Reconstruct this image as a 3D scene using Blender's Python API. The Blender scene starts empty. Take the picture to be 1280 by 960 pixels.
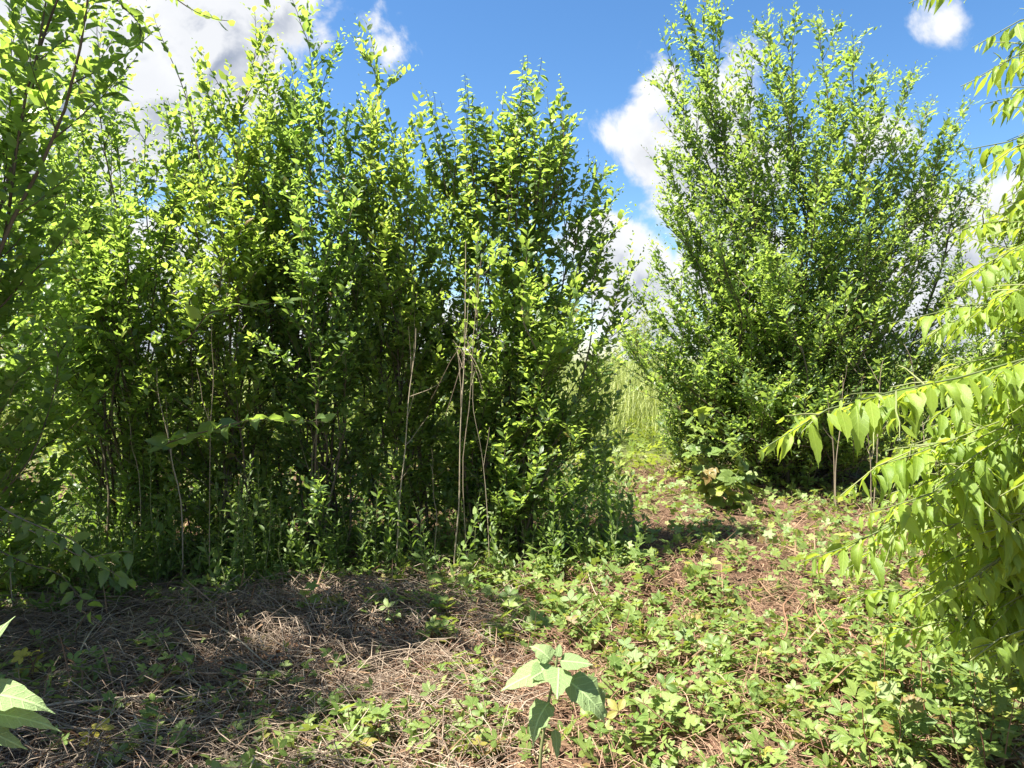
import bpy, math
import numpy as np
from mathutils import Matrix, Vector

# ------------------------------------------------------------------ camera, sky, sun, exposure
SC = bpy.context.scene
COL = SC.collection
W_PX, H_PX, F_PX = 1280.0, 960.0, 865.0
CAM_H = 1.6
PITCH = math.atan(30.0 / F_PX)

cam_d = bpy.data.cameras.new("camera")
cam_d.sensor_width = 36.0
cam_d.lens = 36.0 * F_PX / W_PX
cam_d.clip_start = 0.05
cam_d.clip_end = 2000.0
cam = bpy.data.objects.new("camera", cam_d)
cam.location = (0, 0, CAM_H)
cam.rotation_euler = (math.pi / 2 - PITCH, 0, 0)
COL.objects.link(cam)
SC.camera = cam

SUN_AZ = math.radians(-110.0)     # from straight ahead (+Y), negative = to the left
SUN_EL = math.radians(63.0)
SUN_DIR = np.array([math.sin(SUN_AZ) * math.cos(SUN_EL), math.cos(SUN_AZ) * math.cos(SUN_EL), math.sin(SUN_EL)])

sun_d = bpy.data.lights.new("sun", 'SUN')
sun_d.energy = 5.0
sun_d.angle = math.radians(0.5)
sun_d.color = (1.0, 0.95, 0.86)
sun = bpy.data.objects.new("sun", sun_d)
sun.rotation_euler = Vector(-SUN_DIR).to_track_quat('-Z', 'Y').to_euler()
sun.location = tuple(SUN_DIR * 60)
COL.objects.link(sun)

SC.view_settings.view_transform = 'Standard'
SC.view_settings.look = 'None'
SC.view_settings.gamma = 1.0
SC.view_settings.use_curve_mapping = False
SC.view_settings.exposure = 1.98


def P(px, py, Y):
    """world point seen at photo pixel (px,py) at distance Y ahead"""
    x = (px - W_PX / 2) / F_PX
    z = (H_PX / 2 - py) / F_PX
    c, s = math.cos(PITCH), math.sin(PITCH)
    d = np.array([x, c + z * s, -s + z * c])
    return np.array([0, 0, CAM_H]) + d * (Y / d[1])


def view_dir(px, py):
    v = P(px, py, 10.0) - np.array([0, 0, CAM_H])
    return v / np.linalg.norm(v)


# ------------------------------------------------------------------ node helpers
class NT:
    def __init__(self, tree):
        self.t = tree
        self.n = tree.nodes
        self.l = tree.links

    def node(self, kind, **props):
        nd = self.n.new(kind)
        for k, v in props.items():
            setattr(nd, k, v)
        return nd

    def put(self, sock, v):
        if isinstance(v, bpy.types.NodeSocket):
            self.l.new(v, sock)
        else:
            sock.default_value = v

    def math(self, op, a, b=0.0, c=0.0, clamp=False):
        nd = self.node('ShaderNodeMath', operation=op, use_clamp=clamp)
        self.put(nd.inputs[0], a)
        self.put(nd.inputs[1], b)
        self.put(nd.inputs[2], c)
        return nd.outputs[0]

    def vmath(self, op, a, b=(0, 0, 0), out=0):
        nd = self.node('ShaderNodeVectorMath', operation=op)
        self.put(nd.inputs[0], a)
        if op == 'SCALE':
            self.put(nd.inputs['Scale'], b)
        else:
            self.put(nd.inputs[1], b)
        return nd.outputs[out]

    def smooth(self, v, a, b, lo=0.0, hi=1.0):
        nd = self.node('ShaderNodeMapRange', interpolation_type='SMOOTHSTEP')
        self.put(nd.inputs['Value'], v)
        self.put(nd.inputs['From Min'], a)
        self.put(nd.inputs['From Max'], b)
        self.put(nd.inputs['To Min'], lo)
        self.put(nd.inputs['To Max'], hi)
        return nd.outputs[0]

    def mix(self, f, a, b):
        nd = self.node('ShaderNodeMix', data_type='RGBA')
        self.put(nd.inputs[0], f)
        for s, v in ((nd.inputs[6], a), (nd.inputs[7], b)):
            if isinstance(v, (tuple, list)) and len(v) == 3:
                v = (*v, 1)
            self.put(s, v)
        return nd.outputs[2]

    def noise(self, vec, scale, detail=4.0, rough=0.55, dist=0.0):
        nd = self.node('ShaderNodeTexNoise')
        if vec is not None:
            self.put(nd.inputs['Vector'], vec)
        nd.inputs['Scale'].default_value = scale
        nd.inputs['Detail'].default_value = detail
        nd.inputs['Roughness'].default_value = rough
        nd.inputs['Distortion'].default_value = dist
        return nd.outputs['Fac']

    def ramp(self, fac, stops):
        nd = self.node('ShaderNodeValToRGB')
        cr = nd.color_ramp
        while len(cr.elements) < len(stops):
            cr.elements.new(0.5)
        for e, (p, c) in zip(cr.elements, stops):
            e.position = p
            e.color = (*c, 1)
        self.put(nd.inputs[0], fac)
        return nd.outputs[0]


# ------------------------------------------------------------------ world: sky with fair-weather cumulus
world = bpy.data.worlds.new("World")
SC.world = world
world.use_nodes = True
wt = NT(world.node_tree)
wt.n.clear()
sky = wt.node('ShaderNodeTexSky', sky_type='NISHITA')
sky.sun_disc = False
sky.sun_elevation = SUN_EL
sky.sun_rotation = SUN_AZ
sky.air_density = 1.0
sky.dust_density = 0.4
sky.ozone_density = 3.5

# clouds: (photo pixel x, y, angular radius); the ones after the frame go on round the sky
CLOUDS = [(835, 115, .055), (800, 170, .05), (855, 190, .085), (905, 120, .075), (880, 250, .09), (765, 300, .05), (800, 330, .07),
          (745, 350, .06), (820, 400, .08), (790, 400, .07), (900, 340, .09), (960, 200, .06),
          (250, 50, .12), (330, 10, .10), (170, 100, .12), (300, 100, .08), (80, 60, .13), (385, 40, .05), (40, 200, .10),
          (488, 60, .035), (470, 30, .02), (1188, 28, .03), (1262, 165, .02), (1080, 170, .05),
          (1180, 300, .08), (1250, 280, .08), (560, 440, .10), (420, 400, .10), (200, 380, .12), (1150, 400, .10)]
c_dirs = [(view_dir(a, b), r) for a, b, r in CLOUDS]
_r = np.random.default_rng(5)
for _ in range(15):
    az = _r.uniform(0.9, 2 * math.pi - 0.9)
    el = _r.uniform(0.12, 1.15)
    c0 = np.array([math.sin(az) * math.cos(el), math.cos(az) * math.cos(el), math.sin(el)])
    for k in range(3):
        v = c0 + _r.normal(0, .08, 3)
        c_dirs.append((v / np.linalg.norm(v), _r.uniform(.08, .16)))

grp = bpy.data.node_groups.new("cloud_density", 'ShaderNodeTree')
grp.interface.new_socket("Vector", in_out='INPUT', socket_type='NodeSocketVector')
grp.interface.new_socket("Density", in_out='OUTPUT', socket_type='NodeSocketFloat')
g = NT(grp)
gi = g.node('NodeGroupInput')
go = g.node('NodeGroupOutput')
v_in = gi.outputs[0]
best = None
for d, r in c_dirs:
    dist = g.vmath('DISTANCE', v_in, tuple(d), out=1)
    s = g.math('MULTIPLY_ADD', dist, -1.0 / .085, r / .085)
    best = s if best is None else g.math('MAXIMUM', best, s)
n1 = g.noise(v_in, 9.0, 9.0, 0.58, 0.3)
n2 = g.noise(v_in, 3.5, 3.0, 0.5)
dens = g.math('ADD', best, g.math('MULTIPLY_ADD', n1, 2.4, -1.2))
dens = g.math('ADD', dens, g.math('MULTIPLY_ADD', n2, 1.0, -0.5))
g.l.new(dens, go.inputs[0])

tc = wt.node('ShaderNodeTexCoord')
vdir = wt.vmath('NORMALIZE', tc.outputs['Generated'])
ga = wt.node('ShaderNodeGroup')
ga.node_tree = grp
wt.put(ga.inputs[0], vdir)
gb = wt.node('ShaderNodeGroup')
gb.node_tree = grp
wt.put(gb.inputs[0], wt.vmath('ADD', vdir, tuple(SUN_DIR * 0.035)))
cover = wt.smooth(ga.outputs[0], 0.02, 0.42)
thick = wt.smooth(ga.outputs[0], 0.2, 1.1)
lit = wt.smooth(wt.math('SUBTRACT', ga.outputs[0], gb.outputs[0]), -0.30, 0.25)
shade = wt.math('MULTIPLY', wt.math('SUBTRACT', 1.0, lit), wt.math('MULTIPLY_ADD', thick, 0.6, 0.2))
shade = wt.math('ADD', shade, wt.math('MULTIPLY', thick, 0.22), clamp=True)
cloud_col = wt.mix(shade, (0.270, 0.273, 0.278), (0.100, 0.115, 0.148))
sky_sat = wt.node('ShaderNodeHueSaturation')
sky_sat.inputs['Saturation'].default_value = 1.2
wt.put(sky_sat.inputs['Color'], sky.outputs[0])
SKY_STRENGTH = 0.056
cl_scaled = wt.vmath('SCALE', cloud_col, 1.0 / SKY_STRENGTH)
bg = wt.node('ShaderNodeBackground')
wt.put(bg.inputs['Color'], wt.mix(cover, sky_sat.outputs[0], cl_scaled))
bg.inputs['Strength'].default_value = SKY_STRENGTH
wo = wt.node('ShaderNodeOutputWorld')
wt.l.new(bg.outputs[0], wo.inputs[0])
SC.cycles.max_bounces = 10
SC.cycles.diffuse_bounces = 7
SC.cycles.transmission_bounces = 6


# ------------------------------------------------------------------ materials
def leaf_mat(name, dark, light, glow, rough=0.34, trans=0.52, odd=None, spec=0.5, vs=0.5):
    """two-sided leaf: glossy cuticle, diffuse blade, light coming through; colour varies leaf by leaf"""
    m = bpy.data.materials.new(name)
    m.use_nodes = True
    t = NT(m.node_tree)
    t.n.clear()
    at = t.node('ShaderNodeAttribute', attribute_name='leafco')
    sep = t.node('ShaderNodeSeparateXYZ')
    t.l.new(at.outputs['Vector'], sep.inputs[0])
    oi = t.node('ShaderNodeObjectInfo')
    rnd = t.math('FRACT', t.math('ADD', sep.outputs[2], oi.outputs['Random']))
    stops = [(0.0, dark), (0.55, tuple(.5 * (a + b) for a, b in zip(dark, light))), (0.93, light)]
    if odd:
        stops += [(0.96, odd), (0.988, (.16, .085, .035))]
    col = t.ramp(rnd, stops)
    ax = t.math('ABSOLUTE', sep.outputs[0])
    rib = t.smooth(ax, 0.02, 0.11, 1.0, 0.0)
    vein = t.math('SINE', t.math('MULTIPLY_ADD', ax, -9.0, t.math('MULTIPLY', sep.outputs[1], 42.0)))
    vein = t.smooth(vein, 0.80, 1.0, 0.0, 0.35)
    veins = t.math('MAXIMUM', t.math('MULTIPLY', rib, 0.7), vein)
    col = t.mix(t.math('MULTIPLY', veins, vs), col, tuple(min(1, c * 1.8 + .03) for c in light))
    tco = t.node('ShaderNodeTexCoord')
    blot = t.noise(tco.outputs['Object'], 35.0, 3.0)
    hs = t.node('ShaderNodeHueSaturation')
    t.put(hs.inputs['Color'], col)
    t.put(hs.inputs['Value'], t.math('MULTIPLY_ADD', blot, 0.6, 0.7))
    geo = t.node('ShaderNodeNewGeometry')
    back = t.mix(t.math('MULTIPLY', geo.outputs['Backfacing'], 0.35), hs.outputs[0], tuple(min(1, c * 1.15 + .035) for c in light))
    p = t.node('ShaderNodeBsdfPrincipled')
    t.put(p.inputs['Base Color'], back)
    p.inputs['Roughness'].default_value = rough
    p.inputs['Specular IOR Level'].default_value = spec
    bm = t.node('ShaderNodeBump')
    bm.inputs['Strength'].default_value = 0.25 + (vs - .5) * 1.2
    bm.inputs['Distance'].default_value = 0.004
    t.put(bm.inputs['Height'], t.math('ADD', veins, blot))
    t.l.new(bm.outputs[0], p.inputs['Normal'])
    tr = t.node('ShaderNodeBsdfTranslucent')
    gl = t.ramp(rnd, [(0.0, tuple(c * .72 for c in glow)), (0.9, glow)])
    gl = t.mix(t.math('MULTIPLY', veins, 0.35), gl, tuple(c * .55 for c in glow))
    t.put(tr.inputs['Color'], gl)
    mx = t.node('ShaderNodeMixShader')
    mx.inputs[0].default_value = trans
    t.l.new(p.outputs[0], mx.inputs[1])
    t.l.new(tr.outputs[0], mx.inputs[2])
    out = t.node('ShaderNodeOutputMaterial')
    t.l.new(mx.outputs[0], out.inputs[0])
    return m


def stem_mat(name, a, b, rough=0.8, scale=30.0, trans=0.0):
    m = bpy.data.materials.new(name)
    m.use_nodes = True
    t = NT(m.node_tree)
    t.n.clear()
    at = t.node('ShaderNodeAttribute', attribute_name='leafco')
    sep = t.node('ShaderNodeSeparateXYZ')
    t.l.new(at.outputs['Vector'], sep.inputs[0])
    tco = t.node('ShaderNodeTexCoord')
    n = t.noise(tco.outputs['Object'], scale, 5.0, 0.6)
    f = t.math('ADD', t.math('MULTIPLY', n, 0.6), t.math('MULTIPLY_ADD', sep.outputs[2], 0.9, -0.25), clamp=True)
    p = t.node('ShaderNodeBsdfPrincipled')
    t.put(p.inputs['Base Color'], t.mix(f, a, b))
    p.inputs['Roughness'].default_value = rough
    p.inputs['Specular IOR Level'].default_value = 0.3
    bm = t.node('ShaderNodeBump')
    bm.inputs['Strength'].default_value = 0.4
    bm.inputs['Distance'].default_value = 0.004
    t.put(bm.inputs['Height'], n)
    t.l.new(bm.outputs[0], p.inputs['Normal'])
    out = t.node('ShaderNodeOutputMaterial')
    t.l.new(p.outputs[0], out.inputs[0])
    return m


M = {}
M['shrub_leaf'] = leaf_mat('shrub_leaf', (.056, .104, .038), (.118, .185, .050), (.42, .60, .085), odd=(.22, .24, .03))
M['dark_shrub_leaf'] = leaf_mat('dark_shrub_leaf', (.052, .098, .040), (.108, .172, .052), (.38, .56, .085), odd=(.16, .20, .05))
M['yellow_shrub_leaf'] = leaf_mat('yellow_shrub_leaf', (.062, .112, .034), (.135, .198, .048), (.46, .62, .08), odd=(.30, .28, .04))
M['mid_leaf'] = leaf_mat('middle_shrub_leaf', (.058, .108, .038), (.124, .190, .050), (.45, .62, .09), odd=(.24, .25, .03))
M['tree_leaf'] = leaf_mat('tree_leaf', (.056, .105, .036), (.120, .185, .050), (.43, .60, .09), odd=(.22, .22, .03))
M['bright_leaf'] = leaf_mat('hanging_leaf', (.130, .215, .026), (.215, .300, .040), (.54, .68, .06), rough=.5, trans=.5)
M['bramble_leaf'] = leaf_mat('bramble_leaf', (.080, .145, .025), (.200, .260, .065), (.42, .52, .07), rough=.5, trans=.35, odd=(.28, .25, .05))
M['path_weed'] = leaf_mat('path_weed', (.105, .165, .022), (.210, .260, .045), (.46, .56, .06), rough=.5, trans=.4, odd=(.30, .27, .05))
M['weed_leaf'] = leaf_mat('weed_leaf', (.066, .122, .024), (.140, .198, .040), (.28, .44, .05), rough=.5, trans=.38)
M['broad_leaf'] = leaf_mat('broad_downy_leaf', (.190, .270, .110), (.250, .340, .140), (.40, .54, .15), rough=.7, trans=.3, spec=.25, vs=1.0)
M['yellow_leaf'] = leaf_mat('yellowing_leaf', (.30, .27, .04), (.42, .36, .05), (.5, .45, .05), rough=.6, trans=.35)
M['grass'] = leaf_mat('meadow_grass', (.13, .19, .035), (.28, .31, .085), (.44, .52, .09), rough=.55, trans=.35, odd=(.36, .30, .14))
M['dead_leaf'] = leaf_mat('dead_leaf', (.10, .055, .030), (.30, .20, .12), (.20, .10, .04), rough=.8, trans=.15, spec=.2)
M['bark'] = stem_mat('shrub_bark', (.060, .045, .032), (.175, .140, .100))
M['green_bark'] = stem_mat('green_stem', (.090, .120, .040), (.200, .210, .085), rough=.6)
M['red_stem'] = stem_mat('reddish_stem', (.170, .075, .045), (.250, .140, .080), rough=.6)
M['straw'] = stem_mat('dry_straw', (.120, .078, .054), (.400, .320, .235), rough=.75, scale=12)
M['red_litter'] = stem_mat('reddish_litter', (.120, .052, .032), (.400, .270, .175), rough=.8, scale=12)
M['stalk'] = stem_mat('dead_stalk', (.170, .130, .085), (.420, .350, .250), rough=.7, scale=20)

# ------------------------------------------------------------------ geometry helpers
RNG = np.random.default_rng(11)
UP = np.array([0.0, 0.0, 1.0])


def nrm(a):
    return a / np.maximum(np.linalg.norm(a, axis=-1, keepdims=True), 1e-9)


def vnoise(x, y, s=1.0, k=0):
    x = np.asarray(x, float) / s
    y = np.asarray(y, float) / s
    return (np.sin(1.7 * x + 1.3 * y + k) + np.sin(-2.3 * x + 1.9 * y + 2.1 * k + 1) + np.sin(3.1 * x - .7 * y + .7 * k + 4) + np.sin(.9 * x + 3.7 * y - k)) / 4


def gz(x, y):
    """height of the ground"""
    x = np.asarray(x, float)
    y = np.asarray(y, float)
    z = 0.035 * vnoise(x, y, .55) + 0.015 * vnoise(x, y, .17, 3)
    z = z + 0.17 * np.exp(-((x + 1.25) / .85) ** 2 - ((y - 4.0) / .42) ** 2)
    z = z + 0.10 * np.exp(-((x - 1.45) / .9) ** 2 - ((y - 4.9) / .7) ** 2)
    z = z + 0.45 / (1 + np.exp(-(y - 13.0) / 1.6))
    return z


def mesh_tris(name, V, T, co=None, smooth=True):
    me = bpy.data.meshes.new(name)
    V = np.ascontiguousarray(V, np.float32)
    T = np.ascontiguousarray(T, np.int32)
    me.vertices.add(len(V))
    me.vertices.foreach_set('co', V.ravel())
    me.loops.add(T.size)
    me.loops.foreach_set('vertex_index', T.ravel())
    me.polygons.add(len(T))
    me.polygons.foreach_set('loop_start', np.arange(0, T.size, 3, dtype=np.int32))
    me.polygons.foreach_set('loop_total', np.full(len(T), 3, np.int32))
    if smooth:
        me.polygons.foreach_set('use_smooth', np.ones(len(T), bool))
    if co is not None:
        a = me.attributes.new('leafco', 'FLOAT_VECTOR', 'POINT')
        a.data.foreach_set('vector', np.ascontiguousarray(co, np.float32).ravel())
    me.update()
    me.validate()
    return me


def template(st, half, zc, ze, serr=0.0):
    """leaf with stations along the midrib: st (y), half width, z of the midrib, extra z of the edge"""
    V, co, T = [], [], []
    n = len(st)
    idx = []
    for i in range(n):
        if half[i] <= 1e-6:
            idx.append((len(V),) * 3)
            V.append((0, st[i], zc[i]))
        else:
            b = len(V)
            s = serr * (1 if i % 2 else -1)
            V += [(-half[i] - s, st[i] + (.02 if i % 2 else -.02) * (serr > 0), zc[i] + ze[i]), (0, st[i], zc[i]), (half[i] + s, st[i] + (.02 if i % 2 else -.02) * (serr > 0), zc[i] + ze[i])]
            idx.append((b, b + 1, b + 2))
    for i in range(n - 1):
        a, b = idx[i], idx[i + 1]
        for k in (0, 1):
            q = [a[k], a[k + 1], b[k + 1], b[k]]
            for tri in ((q[0], q[1], q[2]), (q[0], q[2], q[3])):
                if len(set(tri)) == 3:
                    T.append(tri)
    V = np.array(V, float)
    co = V.copy()
    co[:, 2] = 0
    return V, np.array(T), co


OVATE = template([0, .30, .66, 1], [0, 1.0, .76, 0], [0, .05, .04, -.07], [0, .055, .045, 0])
FAR_OVATE = template([0, .45, 1], [0, 1.0, 0], [0, .05, -.05], [0, .06, 0])
HANG = template([0, .05, .16, .28, .40, .53, .66, .79, .90, 1], [0, .30, .72, .96, 1.0, .88, .64, .36, .15, 0],
                [0, .02, .06, .08, .085, .07, .035, -.02, -.09, -.18], [0, .03, .07, .09, .09, .08, .06, .04, .02, 0], serr=.045)
HEART = template([0, .03, .12, .25, .38, .52, .66, .80, .91, 1], [0, .55, .92, 1.0, .96, .82, .6, .36, .16, 0],
                 [0, .02, .04, .055, .06, .045, .01, -.05, -.13, -.22], [0, .00, .07, .01, .06, -.01, .05, .00, .01, 0], serr=.025)
LANCE = template([0, .3, .7, 1], [0, 1.0, .6, 0], [0, .06, .02, -.10], [0, .02, .015, 0])


def compound(parts, leaf=OVATE):
    """several leaflets on one stalk: (x, y, angle, length, half width)"""
    V, T, C = [], [], []
    off = 0
    for (x, y, a, l, w) in parts:
        v, t, c = leaf
        q = v * np.array([w, l, l])
        ca, sa = math.cos(a), math.sin(a)
        r = np.stack([q[:, 0] * ca - q[:, 1] * sa + x, q[:, 0] * sa + q[:, 1] * ca + y, q[:, 2] + .02 * abs(a)], 1)
        V.append(r)
        T.append(t + off)
        C.append(c)
        off += len(v)
    # the stalk
    V.append(np.array([(-.012, 0, -.02), (.012, 0, -.02), (0, .45, 0.0)]))
    T.append(np.array([(off, off + 1, off + 2)]))
    C.append(np.array([(1, 0, 0), (1, 0, 0), (1, 0, 0)], float))
    return np.vstack(V), np.vstack(T), np.vstack(C)


OBOV = template([0, .28, .58, .82, 1], [0, .72, 1.0, .62, 0], [0, .03, .03, -.01, -.08], [0, .06, .07, .05, 0])
FAR_OBOV = template([0, .50, 1], [0, 1.0, 0], [0, .03, -.06], [0, .07, 0])
HANG_MID = template([0, .18, .48, .78, 1], [0, .76, .96, .38, 0], [0, .06, .08, -.01, -.18], [0, .07, .08, .04, 0])
OBOV4 = template([0, .32, .70, 1], [0, .80, .85, 0], [0, .03, .01, -.08], [0, .06, .06, 0])
TRI_MID = compound([(0, .44, 0, .60, .17), (.02, .42, -1.25, .52, .15), (-.02, .42, 1.25, .52, .15)], OBOV4)
TRIFOL = compound([(0, .44, 0, .60, .17), (.02, .42, -1.25, .52, .15), (-.02, .42, 1.25, .52, .15)], OBOV)
QUINATE = compound([(0, .42, 0, .58, .17), (.02, .40, -.95, .52, .15), (-.02, .40, .95, .52, .15), (.02, .38, -1.9, .36, .12), (-.02, .38, 1.9, .36, .12)], OBOV)
QUIN_FAR = compound([(0, .42, 0, .58, .17), (.02, .40, -.85, .52, .15), (-.02, .40, .85, .52, .15), (.02, .38, -1.75, .36, .12), (-.02, .38, 1.75, .36, .12)], FAR_OBOV)
LOBED = compound([(0, .18, 0, .80, .30), (.0, .2, -.75, .62, .24), (0, .2, .75, .62, .24), (0, .2, -1.6, .42, .2), (0, .2, 1.6, .42, .2)])


class Leaves:
    def __init__(self):
        self.p, self.d, self.n, self.l, self.w, self.r = [], [], [], [], [], []

    def add(self, p, d, n, l, w):
        k = len(p)
        d = nrm(d)
        n = nrm(n - d * np.sum(n * d, 1, keepdims=True))
        self.p.append(p)
        self.d.append(d)
        self.n.append(n)
        self.l.append(np.broadcast_to(l, (k,)).astype(float))
        self.w.append(np.broadcast_to(w, (k,)).astype(float))
        self.r.append(RNG.random(k))

    def arrays(self):
        return [np.concatenate(x) for x in (self.p, self.d, self.n, self.l, self.w, self.r)]


def leaf_mesh(name, arr, tmpl, org):
    p, d, n, l, w, r = arr
    tv, tt, tc = tmpl
    s = np.cross(d, n)
    zs = RNG.uniform(-.4, 1.8, len(p))
    V = (p[:, None, :] - org + s[:, None, :] * (tv[None, :, 0] * (w * .5)[:, None])[..., None]
         + d[:, None, :] * (tv[None, :, 1] * l[:, None])[..., None]
         + n[:, None, :] * (tv[None, :, 2] * (l * zs)[:, None])[..., None])
    k = len(tv)
    T = (tt[None] + (np.arange(len(p)) * k)[:, None, None]).reshape(-1, 3)
    co = np.repeat(tc[None], len(p), 0)
    co[:, :, 2] = r[:, None]
    return mesh_tris(name, V.reshape(-1, 3), T, co.reshape(-1, 3))


def tubes_mesh(name, tubes, org, sides=5):
    """tubes: list of (points, radii, rnd) joined in one mesh"""
    Vs, Ts, Cs = [], [], []
    off = 0
    for pts, rad, rn in tubes:
        pts = np.asarray(pts, float)
        k = len(pts)
        tan = nrm(np.gradient(pts, axis=0))
        ref = np.array([.31, .17, .93]) if abs(nrm(pts[-1] - pts[0])[2]) < .8 else np.array([.93, .31, .17])
        a = nrm(np.cross(tan, ref))
        b = np.cross(tan, a)
        ang = np.arange(sides) * 2 * math.pi / sides
        ring = a[:, None] * np.cos(ang)[None, :, None] + b[:, None] * np.sin(ang)[None, :, None]
        V = pts[:, None] + ring * np.asarray(rad, float)[:, None, None] - org
        i, j = np.meshgrid(np.arange(k - 1), np.arange(sides), indexing='ij')
        q0 = (i * sides + j).ravel()
        q1 = (i * sides + (j + 1) % sides).ravel()
        T = np.concatenate([np.stack([q0, q1, q1 + sides], 1), np.stack([q0, q1 + sides, q0 + sides], 1)])
        Vs.append(V.reshape(-1, 3))
        Ts.append(T + off)
        c = np.ones((k * sides, 3))
        c[:, 2] = rn
        Cs.append(c)
        off += k * sides
    return mesh_tris(name, np.vstack(Vs), np.vstack(Ts), np.vstack(Cs))


# ------------------------------------------------------------------ object helpers
def link(name, me, mat, parent=None, loc=(0, 0, 0)):
    o = bpy.data.objects.new(name, me)
    if mat is not None and len(me.materials) == 0:
        me.materials.append(mat)
    o.location = tuple(float(c) for c in loc)
    if parent is not None:
        o.parent = parent
    COL.objects.link(o)
    return o


def thing(name, label, cat, base, group=None):
    o = bpy.data.objects.new(name, None)
    o.empty_display_size = 0.1
    o.location = tuple(float(c) for c in base)
    o['label'] = label
    o['category'] = cat
    if group:
        o['group'] = group
    COL.objects.link(o)
    return o


def stuff(o):
    o['kind'] = 'stuff'
    return o


_shared = {}


def shared_leaf(key, tmpl, mat):
    k = (key, mat.name)
    if k not in _shared:
        out = []
        for zs in (.2, 1.0, 1.7):
            v, t, c = tmpl
            v2 = v * np.array([.5, 1, zs])
            me = mesh_tris(key, v2, t, c)
            me.materials.append(mat)
            out.append(me)
        _shared[k] = out
    return _shared[k]


def leaf_parts(root, arr, tmpl, key, mat, sel, name='leaf'):
    org = np.array(root.location)
    ms = shared_leaf(key, tmpl, mat)
    p, d, n, l, w, r = arr
    s = np.cross(d, n)
    for i in sel:
        m = Matrix.Identity(4)
        for row in range(3):
            m[row][0] = s[i, row] * w[i]
            m[row][1] = d[i, row] * l[i]
            m[row][2] = n[i, row] * l[i]
            m[row][3] = p[i, row] - org[row]
        o = bpy.data.objects.new(name, ms[int(r[i] * 997) % 3])
        o.parent = root
        o.matrix_local = m
        COL.objects.link(o)


def project(p):
    c, s = math.cos(PITCH), math.sin(PITCH)
    y, z = p[:, 1], p[:, 2] - CAM_H
    dep = y * c - z * s
    up = y * s + z * c
    return W_PX / 2 + F_PX * p[:, 0] / np.maximum(dep, .05), H_PX / 2 - F_PX * up / np.maximum(dep, .05), dep


def pick(arr, k):
    """the k leaves that show largest"""
    p, d, n, l, w, r = arr
    mid = p + d * l[:, None] * .5
    px, py, dep = project(mid)
    ok = (px > 4) & (px < W_PX - 4) & (py > 4) & (py < H_PX - 4) & (dep > .3)
    vd = nrm(mid - np.array([0, 0, CAM_H]))
    area = l * w * (np.abs(np.sum(n * vd, 1)) + .15) / np.maximum(dep, .3) ** 2
    area[~ok] = 0
    sel = np.argsort(-area)[:k]
    return sel[area[sel] > 0]


def finish(root, L, tmpl, key, mat, k_parts, crown='foliage', bulk=None):
    if not L.p:
        return
    arr = L.arrays()
    sel = pick(arr, k_parts)
    leaf_parts(root, arr, tmpl, key, mat, sel)
    keep = np.ones(len(arr[0]), bool)
    keep[sel] = False
    if keep.any():
        stuff(link(crown, leaf_mesh(crown, [a[keep] for a in arr], bulk or tmpl, np.array(root.location)), mat, root))


def resample(pts, s):
    seg = np.linalg.norm(np.diff(pts, axis=0), axis=1)
    cum = np.concatenate([[0], np.cumsum(seg)])
    q = np.stack([np.interp(s, cum, pts[:, i]) for i in range(3)], 1)
    h = .01
    q2 = np.stack([np.interp(s + h, cum, pts[:, i]) for i in range(3)], 1)
    q1 = np.stack([np.interp(s - h, cum, pts[:, i]) for i in range(3)], 1)
    return q, nrm(q2 - q1), cum[-1]


def leaf_row(L, pts, spacing, ln, ratio=.5, start=0.0, lift=.25, droop=0.0, jit=.35, small_tip=True, ups=None):
    """alternate leaves along a shoot"""
    total = np.sum(np.linalg.norm(np.diff(pts, axis=0), axis=1))
    if total * (1 - start) < spacing:
        return
    s = np.arange(total * start, total, spacing)
    s = s + RNG.uniform(-.25, .25, len(s)) * spacing
    q, tan, _ = resample(pts, np.clip(s, 0, total))
    side = np.cross(tan, UP)
    bad = np.linalg.norm(side, axis=1) < .35
    ang0 = RNG.uniform(0, 6.28)
    alt = nrm(np.cross(tan, np.array([math.cos(ang0), math.sin(ang0), .05])))
    side = np.where(bad[:, None], alt, nrm(side))
    sg = np.where(np.arange(len(s)) % 2 == 0, 1.0, -1.0)[:, None]
    d = tan * .55 + side * sg * .85 + UP * lift + RNG.normal(0, jit, q.shape)
    d = nrm(d)
    if droop:
        d = nrm(d * (1 - droop) + np.array([0, 0, -1.0]) * droop * 1.3)
        n = side * sg * .9 + tan * .5 + UP * .35 + RNG.normal(0, .25, q.shape)
    else:
        n = UP + RNG.normal(0, .45, q.shape) + SUN_DIR * .25
    l = ln * RNG.uniform(.65, 1.15, len(s))
    if small_tip:
        f = np.clip((total - s) / (spacing * 5), .35, 1)
        l = l * f
    L.add(q + d * l[:, None] * .08, d, n, l, l * ratio * RNG.uniform(.85, 1.15, len(s)))


def wob(n, amp):
    t = np.linspace(0, 1, n)
    o = np.zeros((n, 3))
    for f in (1.3, 2.9, 5.1):
        o += np.sin(t[:, None] * f * 3.1 + RNG.uniform(0, 6.28, 3)) * amp / f
    return o * (t * (1 - t) * 4)[:, None] ** .5


def stem_curve(b, T, n=16, spread=.3, amp=.05):
    h = T[2] - b[2]
    out = T - b
    out[2] = 0
    c1 = b + UP * h * .42 + out * spread
    c2 = T - UP * h * .30 - out * .12
    t = np.linspace(0, 1, n)[:, None]
    q = (1 - t) ** 3 * b + 3 * (1 - t) ** 2 * t * c1 + 3 * (1 - t) * t * t * c2 + t ** 3 * T
    return q + wob(n, amp)


def side_shoot(p, d, length, n=6, rise=.35, amp=.02):
    t = np.linspace(0, 1, n)[:, None]
    q = p + d * (t * length) + UP * (rise * length * t * t * .5)
    return q + wob(n, amp * length / .5) * t


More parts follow.
